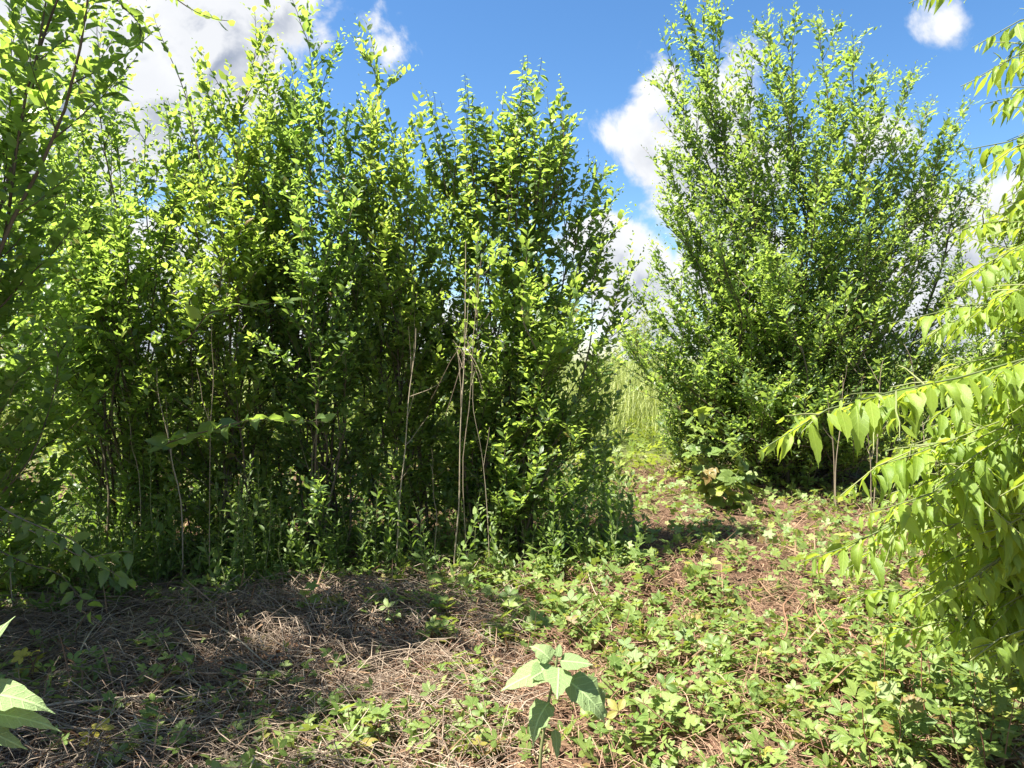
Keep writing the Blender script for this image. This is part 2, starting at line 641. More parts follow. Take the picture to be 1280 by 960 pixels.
def grow_stem(L, twigs, pts, h, ln, ratio, reach, per_m, t0=.06, tip_droop=0.0, sp=.031, lift=.25, twig_r=.004, centre=None, low=1.0, upright=.55, dens=1.0, pw=.45, thin=.45):
    total = np.sum(np.linalg.norm(np.diff(pts, axis=0), axis=1))
    k = max(3, int(total * per_m))
    for t in (t0 + (1 - t0) * (np.arange(k) + RNG.random(k)) / k):
        if t > .97 or (t < .38 and RNG.random() < thin):
            continue
        q, tan, _ = resample(pts, np.array([t * total]))
        q, tan = q[0], tan[0]
        if centre is not None:
            o = q - centre
            a0 = math.atan2(o[1], o[0])
            a = a0 + RNG.normal(0, 1.25)
        else:
            a = RNG.uniform(0, 6.28)
        el = RNG.uniform(.05, .75) * upright / .55 + .25 * t
        d = np.array([math.cos(a) * math.cos(el), math.sin(a) * math.cos(el), math.sin(el)])
        d = nrm(d + tan * .35)
        prof = max(.28, (1 - t) ** pw) * (low + (1 - low) * min(1, t / .45))
        length = max(.10, reach * prof * RNG.uniform(.55, 1.15))
        br = side_shoot(q, d, length)
        if length > .2:
            twigs.append((br, np.linspace(twig_r * (.6 + length), .0012, len(br)), RNG.random()))
        leaf_row(L, br, sp, ln, ratio, .15, lift, droop=tip_droop * (t > .6))
        nt = int(length / .075 * dens)
        for _ in range(nt):
            u = RNG.uniform(.15, .95)
            q2, tan2, _ = resample(br, np.array([u * length]))
            e = nrm(tan2[0] * .6 + RNG.normal(0, .55, 3) + UP * .2)
            tw = side_shoot(q2[0], e, RNG.uniform(.12, .34) * (1.1 - .4 * u), n=4)
            leaf_row(L, tw, sp, ln, ratio, .1, lift)
    m = pts[int(len(pts) * .70):]
    leaf_row(L, m, sp * .8, ln, ratio, 0, lift, droop=tip_droop)


def shrub(name, label, cat, base, tips, leaf='shrub_leaf', bark='bark', ln=.075, ratio=.5, reach=.9, per_m=5.6, r0=.013, jitter=.25, parts=250, group=None,
          extra=None, tmpl=OVATE, key='leaf', stem_name='stem', crown='foliage', part_key='leaf', far=False, amp=.12, fill=8, **kw):
    global RNG
    RNG = np.random.default_rng(int(abs(base[0]) * 1000 + base[1] * 7919))
    bz = float(gz(base[0], base[1]))
    b0 = np.array([base[0], base[1], bz - .03])
    root = thing(name, label, cat, b0, group)
    L, twigs = Leaves(), []
    cen = np.array([base[0], base[1], 0])
    tips = [np.array(T, float) for T in tips]
    for _ in range(fill):
        i, j = RNG.integers(0, len(tips), 2)
        u = RNG.random()
        T = (tips[i] * u + tips[j] * (1 - u)) + RNG.normal(0, .12, 3)
        T[2] = b0[2] + (T[2] - b0[2]) * RNG.uniform(.6, .97)
        tips.append(T)
    for T in tips:
        b = b0 + np.array([RNG.uniform(-jitter, jitter), RNG.uniform(-jitter, jitter), 0])
        b[2] = float(gz(b[0], b[1])) - .03
        pts = stem_curve(b, T, amp=amp)
        rr = r0 * RNG.uniform(.7, 1.25) * (.5 + .12 * np.linalg.norm(T - b))
        rad = np.linspace(rr, .0018, len(pts))
        link(stem_name, tubes_mesh(stem_name, [(pts, rad, RNG.random())], b0, 6), M[bark], root)
        grow_stem(L, twigs, pts, T[2], ln, ratio, reach, per_m, centre=cen, **kw)
    for (pth, sp, l2, dr) in (extra or []):
        pth = np.array(pth, float)
        t = np.linspace(0, 1, len(pth))
        tt = np.linspace(0, 1, 14)
        c = np.stack([np.interp(tt, t, pth[:, i]) for i in range(3)], 1) + wob(14, .02)
        twigs.append((c, np.linspace(.006, .0015, 14), RNG.random()))
        leaf_row(L, c, sp, l2, ratio, .05, .1, droop=dr, jit=.25, small_tip=len(pth) < 4)
    if twigs:
        stuff(link('twig_mass', tubes_mesh('twig_mass', twigs, b0, 3), M[bark], root))
    finish(root, L, tmpl, part_key, M[leaf], parts, crown, FAR_OVATE if far else tmpl)
    return root


# ------------------------------------------------------------------ setting: ground
def ground():
    ys = np.concatenate([np.linspace(-6, 12, 120), np.linspace(12.4, 40, 50), np.geomspace(42, 900, 24)])
    xs = np.concatenate([-np.geomspace(900, 10, 26), np.linspace(-9.5, 9.5, 120), np.geomspace(10, 900, 26)])
    X, Y = np.meshgrid(xs, ys)
    V = np.stack([X, Y, gz(X, Y)], -1).reshape(-1, 3)
    nx = len(xs)
    i, j = np.meshgrid(np.arange(len(ys) - 1), np.arange(nx - 1), indexing='ij')
    a = (i * nx + j).ravel()
    T = np.concatenate([np.stack([a, a + 1, a + nx + 1], 1), np.stack([a, a + nx + 1, a + nx], 1)])
    m = bpy.data.materials.new('ground_litter')
    m.use_nodes = True
    t = NT(m.node_tree)
    t.n.clear()
    tc = t.node('ShaderNodeTexCoord')
    n1 = t.noise(tc.outputs['Object'], 1.6, 5.0, .6)
    n2 = t.noise(tc.outputs['Object'], 38.0, 6.0, .7, .8)
    litter = t.ramp(n2, [(.25, (.035, .020, .013)), (.5, (.105, .062, .040)), (.75, (.230, .150, .095))])
    moss = t.ramp(n2, [(.25, (.030, .045, .014)), (.75, (.130, .160, .045))])
    sp = t.node('ShaderNodeSeparateXYZ')
    t.l.new(tc.outputs['Object'], sp.inputs[0])
    far = t.smooth(sp.outputs[1], 8.5, 12.0)
    f = t.math('MAXIMUM', far, t.smooth(n1, .52, .66, 0, .6))
    p = t.node('ShaderNodeBsdfPrincipled')
    t.put(p.inputs['Base Color'], t.mix(f, litter, moss))
    p.inputs['Roughness'].default_value = .95
    p.inputs['Specular IOR Level'].default_value = .15
    bm = t.node('ShaderNodeBump')
    bm.inputs['Strength'].default_value = .8
    bm.inputs['Distance'].default_value = .02
    t.put(bm.inputs['Height'], n2)
    t.l.new(bm.outputs[0], p.inputs['Normal'])
    out = t.node('ShaderNodeOutputMaterial')
    t.l.new(p.outputs[0], out.inputs[0])
    o = link('ground', mesh_tris('ground', V, T), m)
    o['kind'] = 'structure'


ground()


# ------------------------------------------------------------------ loose stuff on the ground
def in_view(x, y, margin=.5):
    return np.abs(x) < y * .76 + margin


def straws(n, xr, yr, ln, mat, name, label, flow=None, lift=.05, spread=1.0, arch=.06, dens=None, r=.0016):
    x = RNG.uniform(*xr, n)
    y = RNG.uniform(*yr, n)
    ok = in_view(x, y)
    if dens is not None:
        ok &= RNG.random(n) < dens(x, y)
    x, y = x[ok], y[ok]
    k = len(x)
    a = (flow(x, y) if flow else RNG.uniform(0, 6.28, k)) + RNG.normal(0, spread, k)
    l = ln * RNG.uniform(.4, 1.3, k)
    bend = RNG.normal(0, .5, k)
    ts = np.array([-.5, 0.0, .5])
    aa = a[:, None] + bend[:, None] * ts[None]
    px = x[:, None] + np.cos(aa) * ts[None] * l[:, None]
    py = y[:, None] + np.sin(aa) * ts[None] * l[:, None]
    hz = RNG.exponential(lift, k)
    tilt = RNG.normal(0, .12, k)
    pz = gz(px, py) + .004 + np.minimum(hz, lift * 3)[:, None] + np.maximum(arch * RNG.random(k)[:, None] * (1 - 4 * ts ** 2)[None], 0) + tilt[:, None] * ts[None] * l[:, None]
    pz = np.maximum(pz, gz(px, py) + .003)
    Q = np.stack([px, py, pz], -1)
    tan = nrm(np.gradient(Q, axis=1))
    s = nrm(np.cross(tan, UP))
    b = np.cross(s, tan)
    rad = r * RNG.uniform(.6, 1.7, k)[:, None] * np.array([.9, 1.1, .5])[None]
    ring = []
    for ang in (0.5, 2.6, 4.7):
        ring.append(Q + (s * math.cos(ang) + b * math.sin(ang)) * rad[..., None])
    V = np.stack(ring, 2)                       # k,4,3,3
    base = (np.arange(k) * 9)[:, None, None]
    tri = []
    for i in range(2):
        for j in range(3):
            q0, q1 = i * 3 + j, i * 3 + (j + 1) % 3
            tri += [(q0, q1, q1 + 3), (q0, q1 + 3, q0 + 3)]
    T = (np.array(tri)[None] + base).reshape(-1, 3)
    co = np.ones((k, 9, 3))
    co[:, :, 2] = RNG.random(k)[:, None]
    o = link(name, mesh_tris(name, V.reshape(-1, 3), T, co.reshape(-1, 3)), mat)
    o['label'] = label
    o['category'] = 'dry grass'
    stuff(o)


def flow_left(x, y):
    return .35 * np.sin(2.2 * x + 1.0) - .25 + .8 * vnoise(x, y, 1.1, 2)


straws(12500, (-3.6, .1), (2.2, 5.4), .34, M['straw'], 'straw_litter', 'grey-brown tangle of dry grass stems matted over the shaded ground at left', flow_left, .035, .75, .07,
       dens=lambda x, y: np.clip(1.0 - np.maximum(0, x + .5) * 1.2, .1, 1))
straws(11500, (-.6, 4.2), (2.2, 6.6), .22, M['red_litter'], 'stem_litter', 'reddish brown litter of dry stems between the sunlit brambles at right', None, .025, 2.0, .05)
straws(7500, (-4, 5), (5.2, 10), .30, M['red_litter'], 'path_litter', 'reddish brown dead stems on the path towards the meadow', None, .03, 2.0, .06)


def cover_density(x, y):
    d = .22 + .55 * vnoise(x, y, .30, 1) + .40 * vnoise(x, y, .75, 5)
    under = np.exp(-((x + .25) / 1.0) ** 2 - ((y - 5.2) / .85) ** 2)
    d = d + 1.3 * under
    right = 1 / (1 + np.exp(-(x - .55) * 3))
    d = d + .36 * right
    straw = np.exp(-((x + 1.25) / .95) ** 2 - ((y - 3.9) / .62) ** 2)
    d = d - .62 * straw
    path = np.exp(-((x - 1.55) / .85) ** 2 - ((y - 7.0) / 1.3) ** 2) + .9 * np.exp(-((x - 1.55) / .55) ** 2 - ((y - 4.9) / .5) ** 2)
    d = d - .36 * path
    far = 1 / (1 + np.exp(-(y - 8.2) * 2))
    return np.clip(d + .5 * far, 0.02, 1)


def cover(n, xr, yr, size, tmpl, mat, name, label, hmax, dens=cover_density, cat='ground cover', wx=2.0):
    x = RNG.uniform(*xr, n)
    y = RNG.uniform(*yr, n)
    ok = in_view(x, y) & (RNG.random(n) < dens(x, y))
    x, y = x[ok], y[ok]
    k = len(x)
    a = RNG.uniform(0, 6.28, k)
    el = RNG.uniform(-.3, .9, k)
    d = np.stack([np.cos(a) * np.cos(el), np.sin(a) * np.cos(el), np.sin(el)], 1)
    nn = UP + RNG.normal(0, .55, (k, 3))
    l = size * RNG.uniform(.55, 1.25, k)
    p = np.stack([x, y, gz(x, y) + RNG.random(k) ** 1.5 * hmax + .01], 1)
    L = Leaves()
    L.add(p, d, nn, l, l)
    v = tmpl[0] * np.array([wx, 1, 1])
    o = link(name, leaf_mesh(name, L.arrays(), (v, tmpl[1], tmpl[2]), np.zeros(3)), mat)
    o['label'] = label
    o['category'] = cat
    stuff(o)


cover(3500, (-4, 4.4), (2.2, 6.5), .06, OVATE, M['dead_leaf'], 'leaf_litter', 'curled brown dead leaves strewn over the ground', .05, dens=lambda x, y: .5 + 0 * x, cat='leaf litter', wx=.6)
cover(4200, (-4, 4.4), (2.2, 6.8), .24, LANCE, M['dead_leaf'], 'blade_litter', 'flat dead grass blades matted into the litter', .06, dens=lambda x, y: .55 + .3 * (x < 0), cat='leaf litter', wx=.032)
cover(16000, (-3.2, 4.4), (2.2, 4.4), .080, TRI_MID, M['bramble_leaf'], 'bramble_cover', 'low mat of three-part bramble leaves over the near ground', .10)
cover(12500, (-5, 6), (4.2, 8.4), .10, QUIN_FAR, M['bramble_leaf'], 'creeper_cover', 'mat of small five-part creeper leaves below the thicket and path', .16)
cover(8000, (-8, 9), (8.4, 14), .18, compound([(0, .44, 0, .60, .17), (.02, .42, -1.25, .52, .15), (-.02, .42, 1.25, .52, .15)], FAR_OBOV), M['path_weed'], 'far_cover', 'yellow-green low weeds where the path meets the meadow', .25)


def blades(n, xr, yr, h, mat, name, label, w=.009, dens=None, lean=.35):
    x = RNG.uniform(*xr, n)
    y = RNG.uniform(*yr, n)
    ok = in_view(x, y, 1.0)
    if dens is not None:
        ok &= RNG.random(n) < dens(x, y)
    x, y = x[ok], y[ok]
    k = len(x)
    a = RNG.uniform(0, 6.28, k)
    le = RNG.uniform(.05, lean, k) * RNG.random(k) ** .3
    d = np.stack([np.cos(a) * le, np.sin(a) * le, np.ones(k)], 1)
    nn = np.stack([np.cos(a), np.sin(a), -.2 * np.ones(k)], 1) + RNG.normal(0, .2, (k, 3))
    L = Leaves()
    l = h * RNG.uniform(.35, 1.2, k) * (1 + .25 * vnoise(x, y, .9, 4))
    L.add(np.stack([x, y, gz(x, y) - .02], 1), d, nn, l, np.full(k, w))
    BL = template([0, .55, 1], [0, 1.0, 0], [0, .06, -.10], [0, .0, 0])
    v = BL[0].copy()
    v[:, 2] *= -2.2
    o = link(name, leaf_mesh(name, L.arrays(), (v, BL[1], BL[2]), np.zeros(3)), mat)
    o['label'] = label
    o['category'] = 'grass'
    stuff(o)


blades(30000, (-12, 14), (11.2, 20), 1.4, M['grass'], 'meadow_grass', 'tall pale green meadow grass seen through the gap between the shrubs', w=.014, lean=.95)
blades(9000, (-34, 36), (22.0, 50), 1.2, M['grass'], 'far_grass', 'pale grass of the far meadow beyond the thicket', w=.03)
blades(1100, (-4.6, -1.2), (4.6, 6.4), .32, M['weed_leaf'], 'shade_grass', 'thin green grass blades in the shade below the left thicket', w=.007)

# ------------------------------------------------------------------ the thicket on the left
shrub('shrub', 'big dark shrub filling the left edge, its leafy twigs overhanging the top left corner', 'shrub', (-3.5, 3.9),
      [P(15, 15, 3.9), P(-60, 60, 3.7), P(70, -60, 3.9), P(-40, 210, 3.4), P(45, 130, 4.2), P(30, 290, 3.8), P(-90, -80, 4.2), P(60, 420, 3.9),
       P(60, -220, 3.6), P(-60, -330, 3.4), P(-160, -240, 3.2), P(130, -330, 3.5), P(10, -420, 3.9), P(-100, -420, 3.0), P(170, -240, 3.3),
       P(20, 340, 4.4), P(62, 400, 4.6), P(95, 480, 4.7), P(-10, 470, 4.3), P(45, 540, 4.5), P(110, 560, 4.6), P(80, 300, 4.8), P(110, 420, 4.8), P(10, 590, 4.2)],
      leaf='shrub_leaf', ln=.098, reach=.9, per_m=3.7, parts=300, r0=.015, fill=0,
      extra=[([P(20, -230, 3.0), P(110, -80, 3.0), P(190, -14, 3.0), P(240, 8, 3.0), P(286, 26, 3.0)], .021, .062, 0.05),
             ([P(20, -200, 3.1), P(90, -80, 3.1), P(140, -20, 3.1), P(170, 20, 3.1), P(178, 60, 3.1)], .026, .065, 0.1),
             ([P(-60, 600, 3.2), P(20, 645, 3.1), P(90, 668, 3.1), P(155, 725, 3.1)], .03, .085, .25),
             ([P(-60, 640, 3.3), P(40, 660, 3.2), P(110, 690, 3.2), P(165, 690, 3.2)], .03, .085, .2),
             ([P(-60, 660, 3.2), P(10, 700, 3.2), P(70, 720, 3.2), P(120, 770, 3.2)], .03, .085, .2)])
shrub('shrub', 'shrub second from the left with one thick pale shoot rising above its crown', 'shrub', (-2.95, 5.3),
      [P(92, 60, 5.1), P(130, 8, 5.0), P(185, 150, 5.3), P(60, 160, 5.0), P(232, 105, 5.0), P(150, 260, 4.8), P(105, 330, 4.8), P(30, 230, 5.4), P(130, 115, 5.3), P(205, 125, 5.5), P(240, 150, 5.2), P(170, 200, 5.0), P(90, 140, 5.6), P(150, 90, 5.6), P(70, 110, 5.4), P(118, 160, 5.2)],
      ln=.079, parts=300, per_m=5.7, extra=[([P(190, 565, 4.2), P(240, 536, 3.7), P(320, 522, 3.6), P(408, 528, 3.5)], .040, .13, 0.08), ([P(262, 260, 4.9), P(238, 150, 4.9), P(212, 70, 4.9), P(192, 18, 4.9)], .034, .07, 0.0)])
shrub('shrub', 'tall shrub below the grey cloud with a pair of wispy shoots standing above it', 'shrub', (-2.15, 5.4),
      [P(318, 10, 5.2), P(345, 60, 5.4), P(300, 115, 5.3), P(262, 130, 5.2), P(240, 180, 5.0), P(280, 240, 4.7), P(330, 140, 5.6), P(225, 320, 4.7), P(272, 118, 5.4), P(310, 150, 5.0), P(240, 140, 5.5), P(290, 180, 5.2)],
      ln=.079, parts=300, per_m=5.7, leaf='yellow_shrub_leaf', extra=[([P(225, 430, 4.4), P(262, 396, 3.9), P(300, 384, 3.8), P(362, 378, 3.7)], .05, .11, 0.0)])
shrub('shrub', 'shrub with the tallest thin shoots right of the grey cloud', 'shrub', (-1.5, 5.5),
      [P(385, 0, 5.3), P(398, 70, 5.5), P(430, 130, 5.5), P(372, 120, 5.2), P(415, 210, 5.0), P(360, 240, 4.8), P(440, 260, 5.0), P(400, 330, 4.8), P(405, 130, 5.3), P(436, 165, 5.5), P(380, 170, 5.0), P(355, 140, 5.5)],
      leaf='dark_shrub_leaf', ln=.079, parts=300, per_m=5.7)
shrub('shrub', 'shrub between the tallest thin shoots and the middle shrub, arching shoots against blue sky', 'shrub', (-.95, 5.7),
      [P(462, 40, 5.6), P(478, 130, 5.7), P(516, 140, 5.5), P(500, 200, 5.8), P(455, 170, 5.3), P(525, 250, 5.6), P(480, 290, 5.2), P(545, 330, 5.5), P(465, 150, 5.6), P(500, 165, 5.4), P(528, 200, 5.7), P(450, 200, 5.2)],
      leaf='yellow_shrub_leaf', ln=.079, parts=300, per_m=5.7)
# dense shrub in the middle: hanging leaf columns on its upright shoots
mid_extra = []
for (x0, y0, x1, y1, Yd) in ((560, 240, 543, 112, 5.5), (590, 250, 588, 95, 5.4), (612, 260, 606, 140, 5.6), (628, 250, 634, 108, 5.4), (652, 240, 660, 66, 5.5), (668, 260, 676, 150, 5.3),
                             (688, 260, 706, 96, 5.5), (716, 300, 745, 185, 5.5), (640, 280, 648, 160, 5.3)):
    a, b = P(x0, y0, Yd), P(x1, y1, Yd)
    for q_ in range(5):
        o_ = RNG.normal(0, .035, 3)
        e_ = b + np.array([RNG.normal(0, .05), RNG.normal(0, .05), -RNG.uniform(0, .45) * (q_ > 0)])
        mid_extra.append(([a + o_, a * .5 + e_ * .5 + o_ * 1.5, e_], .026, .088, RNG.uniform(.25, .5)))
shrub('shrub', 'dense middle shrub left of the gap, with upright shoots of hanging leaves on top', 'shrub', (-.15, 5.7),
      [P(565, 170, 5.6), P(592, 150, 5.5), P(632, 160, 5.5), P(660, 130, 5.6), P(703, 160, 5.6), P(745, 200, 5.5), P(765, 255, 5.4), P(600, 280, 5.1), P(660, 300, 5.0),
       P(720, 330, 5.0), P(772, 340, 5.3), P(750, 430, 5.2), P(690, 420, 4.9), P(762, 490, 5.3), P(735, 560, 5.2), P(650, 112, 5.6), P(628, 150, 5.4), P(690, 135, 5.6), P(600, 130, 5.5), P(672, 100, 5.4), P(620, 200, 5.5), P(680, 200, 5.5), P(580, 210, 5.5), P(720, 250, 5.5)],
      leaf='mid_leaf', ln=.088, reach=.78, per_m=5.2, parts=300, jitter=.3, extra=mid_extra, low=.9, t0=.04, fill=14)

# shrubs behind the first row
for (lab, bx, by, tp) in (
        ('shrub half hidden behind the left thicket, its top showing under the grey cloud', -4.2, 7.4, [(60, 120), (110, 170), (20, 200), (140, 230), (180, 300)]),
        ('shrub behind the left edge of the thicket, seen between the nearest stems', -5.6, 6.8, [(-60, 150), (0, 200), (30, 260), (-100, 260), (20, 330)]),
        ('shrub half hidden between the thicket and the middle shrub', -1.2, 7.8, [(440, 200), (480, 240), (520, 230), (560, 210), (500, 320)])):
    shrub('background_shrub', lab, 'shrub', (bx, by), [P(a, b, by) for a, b in tp], tmpl=FAR_OVATE, ln=.095, reach=.95, per_m=4, parts=0, group='shrubs behind the thicket', t0=.2)
# left of the frame: the thicket goes on towards the photographer and shades the straw
for k, (bx, by, hh) in enumerate(((-3.8, 2.1, 6.0), (-4.3, 2.9, 5.4), (-5.8, 4.8, 3.8))):
    shrub('side_shrub', 'shrub of the left thicket continuing past the left edge', 'shrub', (bx, by),
          [(bx + RNG.uniform(-.8, .9), by + RNG.uniform(-.5, .7), hh * RNG.uniform(.75, 1.1)) for _ in range(7)], tmpl=FAR_OVATE, ln=.13, reach=.75, per_m=4.2, parts=0, t0=.3, thin=0.0, sp=.05, group='thicket past the left edge')

# ------------------------------------------------------------------ the big tree right of the gap
RT = [(880, 70, 8.6), (985, 30, 8.9), (1000, 90, 8.4), (940, 70, 8.5), (1040, 110, 8.6), (1075, 150, 8.3), (1120, 170, 8.6), (1010, 150, 8.8), (960, 130, 8.9), (870, 140, 8.8), (1150, 210, 8.8), (838, 60, 8.8), (862, 15, 8.7), (905, 5, 8.9), (960, 5, 8.6), (1028, 12, 8.8), (1062, 70, 8.5), (1095, 95, 8.8), (1140, 85, 8.9), (1160, 130, 8.6), (1190, 150, 8.9), (1222, 200, 9.0),
      (825, 180, 8.6), (835, 260, 8.4), (822, 330, 8.5), (792, 350, 8.6), (850, 410, 8.2), (940, 150, 8.0), (1010, 180, 7.8), (1080, 230, 7.8), (900, 300, 7.8), (980, 330, 7.6), (1060, 380, 7.6),
      (1150, 300, 8.0), (1200, 330, 8.6), (1180, 430, 8.4), (900, 440, 7.8), (850, 500, 8.0), (880, 535, 7.9), (930, 500, 7.6), (985, 520, 7.6), (1040, 500, 7.6), (1090, 520, 7.8), (1140, 500, 8.0)]
shrub('broad_tree', 'large many-stemmed tree right of the gap, spreading fan of upright leafy branches', 'tree', (3.75, 9.0), [P(*t) for t in RT],
      leaf='tree_leaf', ln=.108, amp=.16, pw=.26, thin=0.0, reach=1.1, per_m=6.6, r0=.018, jitter=.75, parts=200, stem_name='limb', crown='crown', sp=.045, twig_r=.005, low=1.0, t0=.05, fill=26, far=True)

# trees behind it and behind the near right branches
for (lab, bx, by, tp, mt) in (
        ('dark tree behind the hanging bright leaves at the right edge', 6.6, 9.6, [(1200, 260), (1240, 230), (1290, 200), (1330, 250), (1260, 350), (1230, 420)], 'tree_leaf'),
        ('low bushy tree right of the broad tree, behind dead stalks', 5.2, 8.4, [(1120, 470), (1170, 440), (1220, 430), (1260, 460), (1190, 500)], 'tree_leaf')):
    shrub('background_tree', lab, 'tree', (bx, by), [P(a, b, by) for a, b in tp], leaf=mt, tmpl=FAR_OVATE, ln=.095, reach=1.0, per_m=7, parts=0, stem_name='limb', crown='crown', t0=.08, sp=.04)
shrub('feathery_tree', 'pale feathery tree far off in the gap, above the meadow grass', 'tree', (4.2, 22.0), [P(a, b, 22) for a, b in ((800, 400), (780, 425), (830, 410), (760, 432), (850, 430), (815, 440))],
      leaf='grass', tmpl=FAR_OVATE, ln=.2, ratio=.25, reach=1.2, per_m=4, fill=3, parts=0, stem_name='limb', crown='crown', r0=.03)
shrub('path_bush', 'low rounded bush beside the path in the gap, below the broad tree', 'bush', (2.55, 9.3), [P(a, b, 9.2) for a, b in ((850, 485), (868, 492), (890, 495), (840, 515), (872, 515), (912, 515))],
      leaf='tree_leaf', ln=.075, reach=.55, per_m=10, parts=0)

# far tree line
for k in range(9):
    bx, by = -52 + 13 * k + RNG.uniform(-3, 3), RNG.uniform(62, 75)
    hh = RNG.uniform(4.0, 6.0)
    shrub('far_tree', 'far rounded tree on the horizon beyond the meadow', 'tree', (bx, by), [(bx + RNG.uniform(-2.5, 2.5), by + RNG.uniform(-1.5, 1.5), hh * RNG.uniform(.7, 1.1)) for _ in range(4)],
          leaf='tree_leaf', ln=.55, ratio=.7, reach=2.2, per_m=2.0, parts=0, stem_name='limb', crown='crown', r0=.06, group='far trees beyond the meadow', sp=.4, dens=.12, fill=2)


# ------------------------------------------------------------------ near tree at right with hanging bright leaves
def hanging_tree():
    base = np.array([2.75, 2.55, 0.0])
    base[2] = gz(base[0], base[1]) - .03
    root = thing('hanging_leaf_tree', 'near young tree at the right edge, long twigs of hanging bright yellow-green leaves', 'tree', base)
    L, tw = Leaves(), []
    top = base + np.array([.25, .15, 3.6])
    trunk = stem_curve(base.copy(), top, 18, .3, .06)
    link('trunk', tubes_mesh('trunk', [(trunk, np.linspace(.04, .012, 18), .4)], base, 8), M['bark'], root)
    # (tip px, py, depth, rise of the start on the trunk, leaf length)
    B = [(1108, 405, 2.5, .50, .085), (1048, 515, 2.25, .46, .090), (952, 562, 1.75, .44, .105), (1192, 345, 2.5, .55, .09), (1186, 292, 2.6, .58, .085), (1196, 190, 2.7, .68, .085),
         (1136, 4, 2.9, .85, .085), (1215, 60, 2.8, .8, .09), (1230, 130, 2.6, .7, .09), (1178, 470, 2.3, .5, .09), (1150, 540, 2.3, .45, .09), (1090, 585, 2.1, .42, .09), (1050, 620, 2.0, .38, .09),
         (995, 705, 2.1, .32, .08), (1100, 660, 2.1, .36, .09), (1150, 620, 2.2, .4, .09), (1210, 520, 2.4, .5, .09), (1235, 420, 2.4, .55, .09), (1220, 600, 2.2, .42, .09), (1160, 720, 2.2, .3, .085),
         (1230, 690, 2.3, .36, .085), (1120, 760, 2.3, .25, .08), (1200, 790, 2.4, .22, .085), (1250, 760, 2.4, .28, .085), (1240, 330, 2.6, .6, .085), (1255, 250, 2.6, .62, .085), (1260, 520, 2.0, .46, .095),
         (1140, 430, 2.7, .5, .085), (1250, 620, 1.9, .4, .095), (1205, 410, 2.8, .52, .085), (1110, 690, 2.5, .34, .08), (1190, 660, 2.5, .36, .085), (1255, 860, 2.6, .2, .08)]
    for k_ in range(86):
        py = RNG.uniform(330, 850) if k_ < 40 else RNG.uniform(20, 350)
        px = RNG.uniform(1110 + .2 * abs(py - 560), 1300) if k_ < 40 else RNG.uniform(1195, 1300)
        if k_ >= 74:
            py, px = RNG.uniform(600, 800), RNG.uniform(1050, 1190)
        elif k_ >= 62:
            py, px = RNG.uniform(40, 420), RNG.uniform(1200, 1300)
        elif k_ >= 46:
            py, px = RNG.uniform(590, 860), RNG.uniform(1080, 1290)
        B.append((px, py, RNG.uniform(1.9, 2.8), min(.8, max(.15, .95 - py / 1000 + RNG.normal(0, .05))), .09))
    for (px, py, Yd, h, ln) in B:
        T = P(px, py, Yd)
        s = trunk[int(h * 17)]
        n = 12
        t = np.linspace(0, 1, n)[:, None]
        c = (s + T) / 2 + np.array([0, 0, .16 + .18 * RNG.random()])
        pts = (1 - t) ** 2 * s + 2 * (1 - t) * t * c + t * t * T + wob(n, .06)
        ln_tot = np.linalg.norm(T - s)
        link('branch', tubes_mesh('branch', [(pts, np.linspace(.006, .0015, n), RNG.random())], base, 5), M['green_bark'], root)
        leaf_row(L, pts, .026, ln * 1.25, .31, max(.1, 1 - 1.0 / ln_tot), 0, droop=.45, jit=.34)
        for u in RNG.uniform(.3, .97, 12):
            q, tan, _ = resample(pts, np.array([u * ln_tot]))
            d = nrm(tan[0] * .7 + RNG.normal(0, .5, 3) + UP * .1)
            sh = side_shoot(q[0], d, RNG.uniform(.25, .5) * (1.2 - u), n=5, rise=-.3)
            tw.append((sh, np.linspace(.003, .0012, 5), RNG.random()))
            leaf_row(L, sh, .026, ln * RNG.uniform(.75, 1.25), .31, .05, 0, droop=.42, jit=.34)
    stuff(link('twig_mass', tubes_mesh('twig_mass', tw, base, 3), M['green_bark'], root))
    finish(root, L, HANG, 'hanging_leaf', M['bright_leaf'], 300, bulk=HANG_MID)


hanging_tree()


# ------------------------------------------------------------------ broad-leaved weeds in the foreground
def broad_weed(name, label, foot, top, leaves, Yd):
    base = np.array(foot, float)
    root = thing(name, label, 'weed', base)
    top = np.array(top, float)
    t = np.linspace(0, 1, 10)[:, None]
    pts = base + (top - base) * t + wob(10, .012)
    link('stem', tubes_mesh('stem', [(pts, np.linspace(.0075, .004, 10), .7)], base, 7), M['green_bark'], root)
    L = Leaves()
    tubes = []
    for (bx, by, tx, ty, dy, wr, nx, nz, hh) in leaves:
        b = P(bx, by, Yd)
        T = P(tx, ty, Yd + dy)
        d = T - b
        l = np.linalg.norm(d)
        L.add(b[None], d[None], np.array([[nx, -.55, nz]]), l * 1.02, l * wr)
        s = resample(pts, np.array([hh * np.linalg.norm(top - base)]))[0][0]
        link('leaf_stalk', tubes_mesh('leaf_stalk', [(np.array([s, (s + b) / 2 + UP * .006, b + nrm(d) * .004]), np.array([.0028, .0024, .002]), .8)], base, 5), M['green_bark'], root)
    leaf_parts(root, L.arrays(), HEART, 'broad_leaf', M['broad_leaf'], range(len(leaves)))


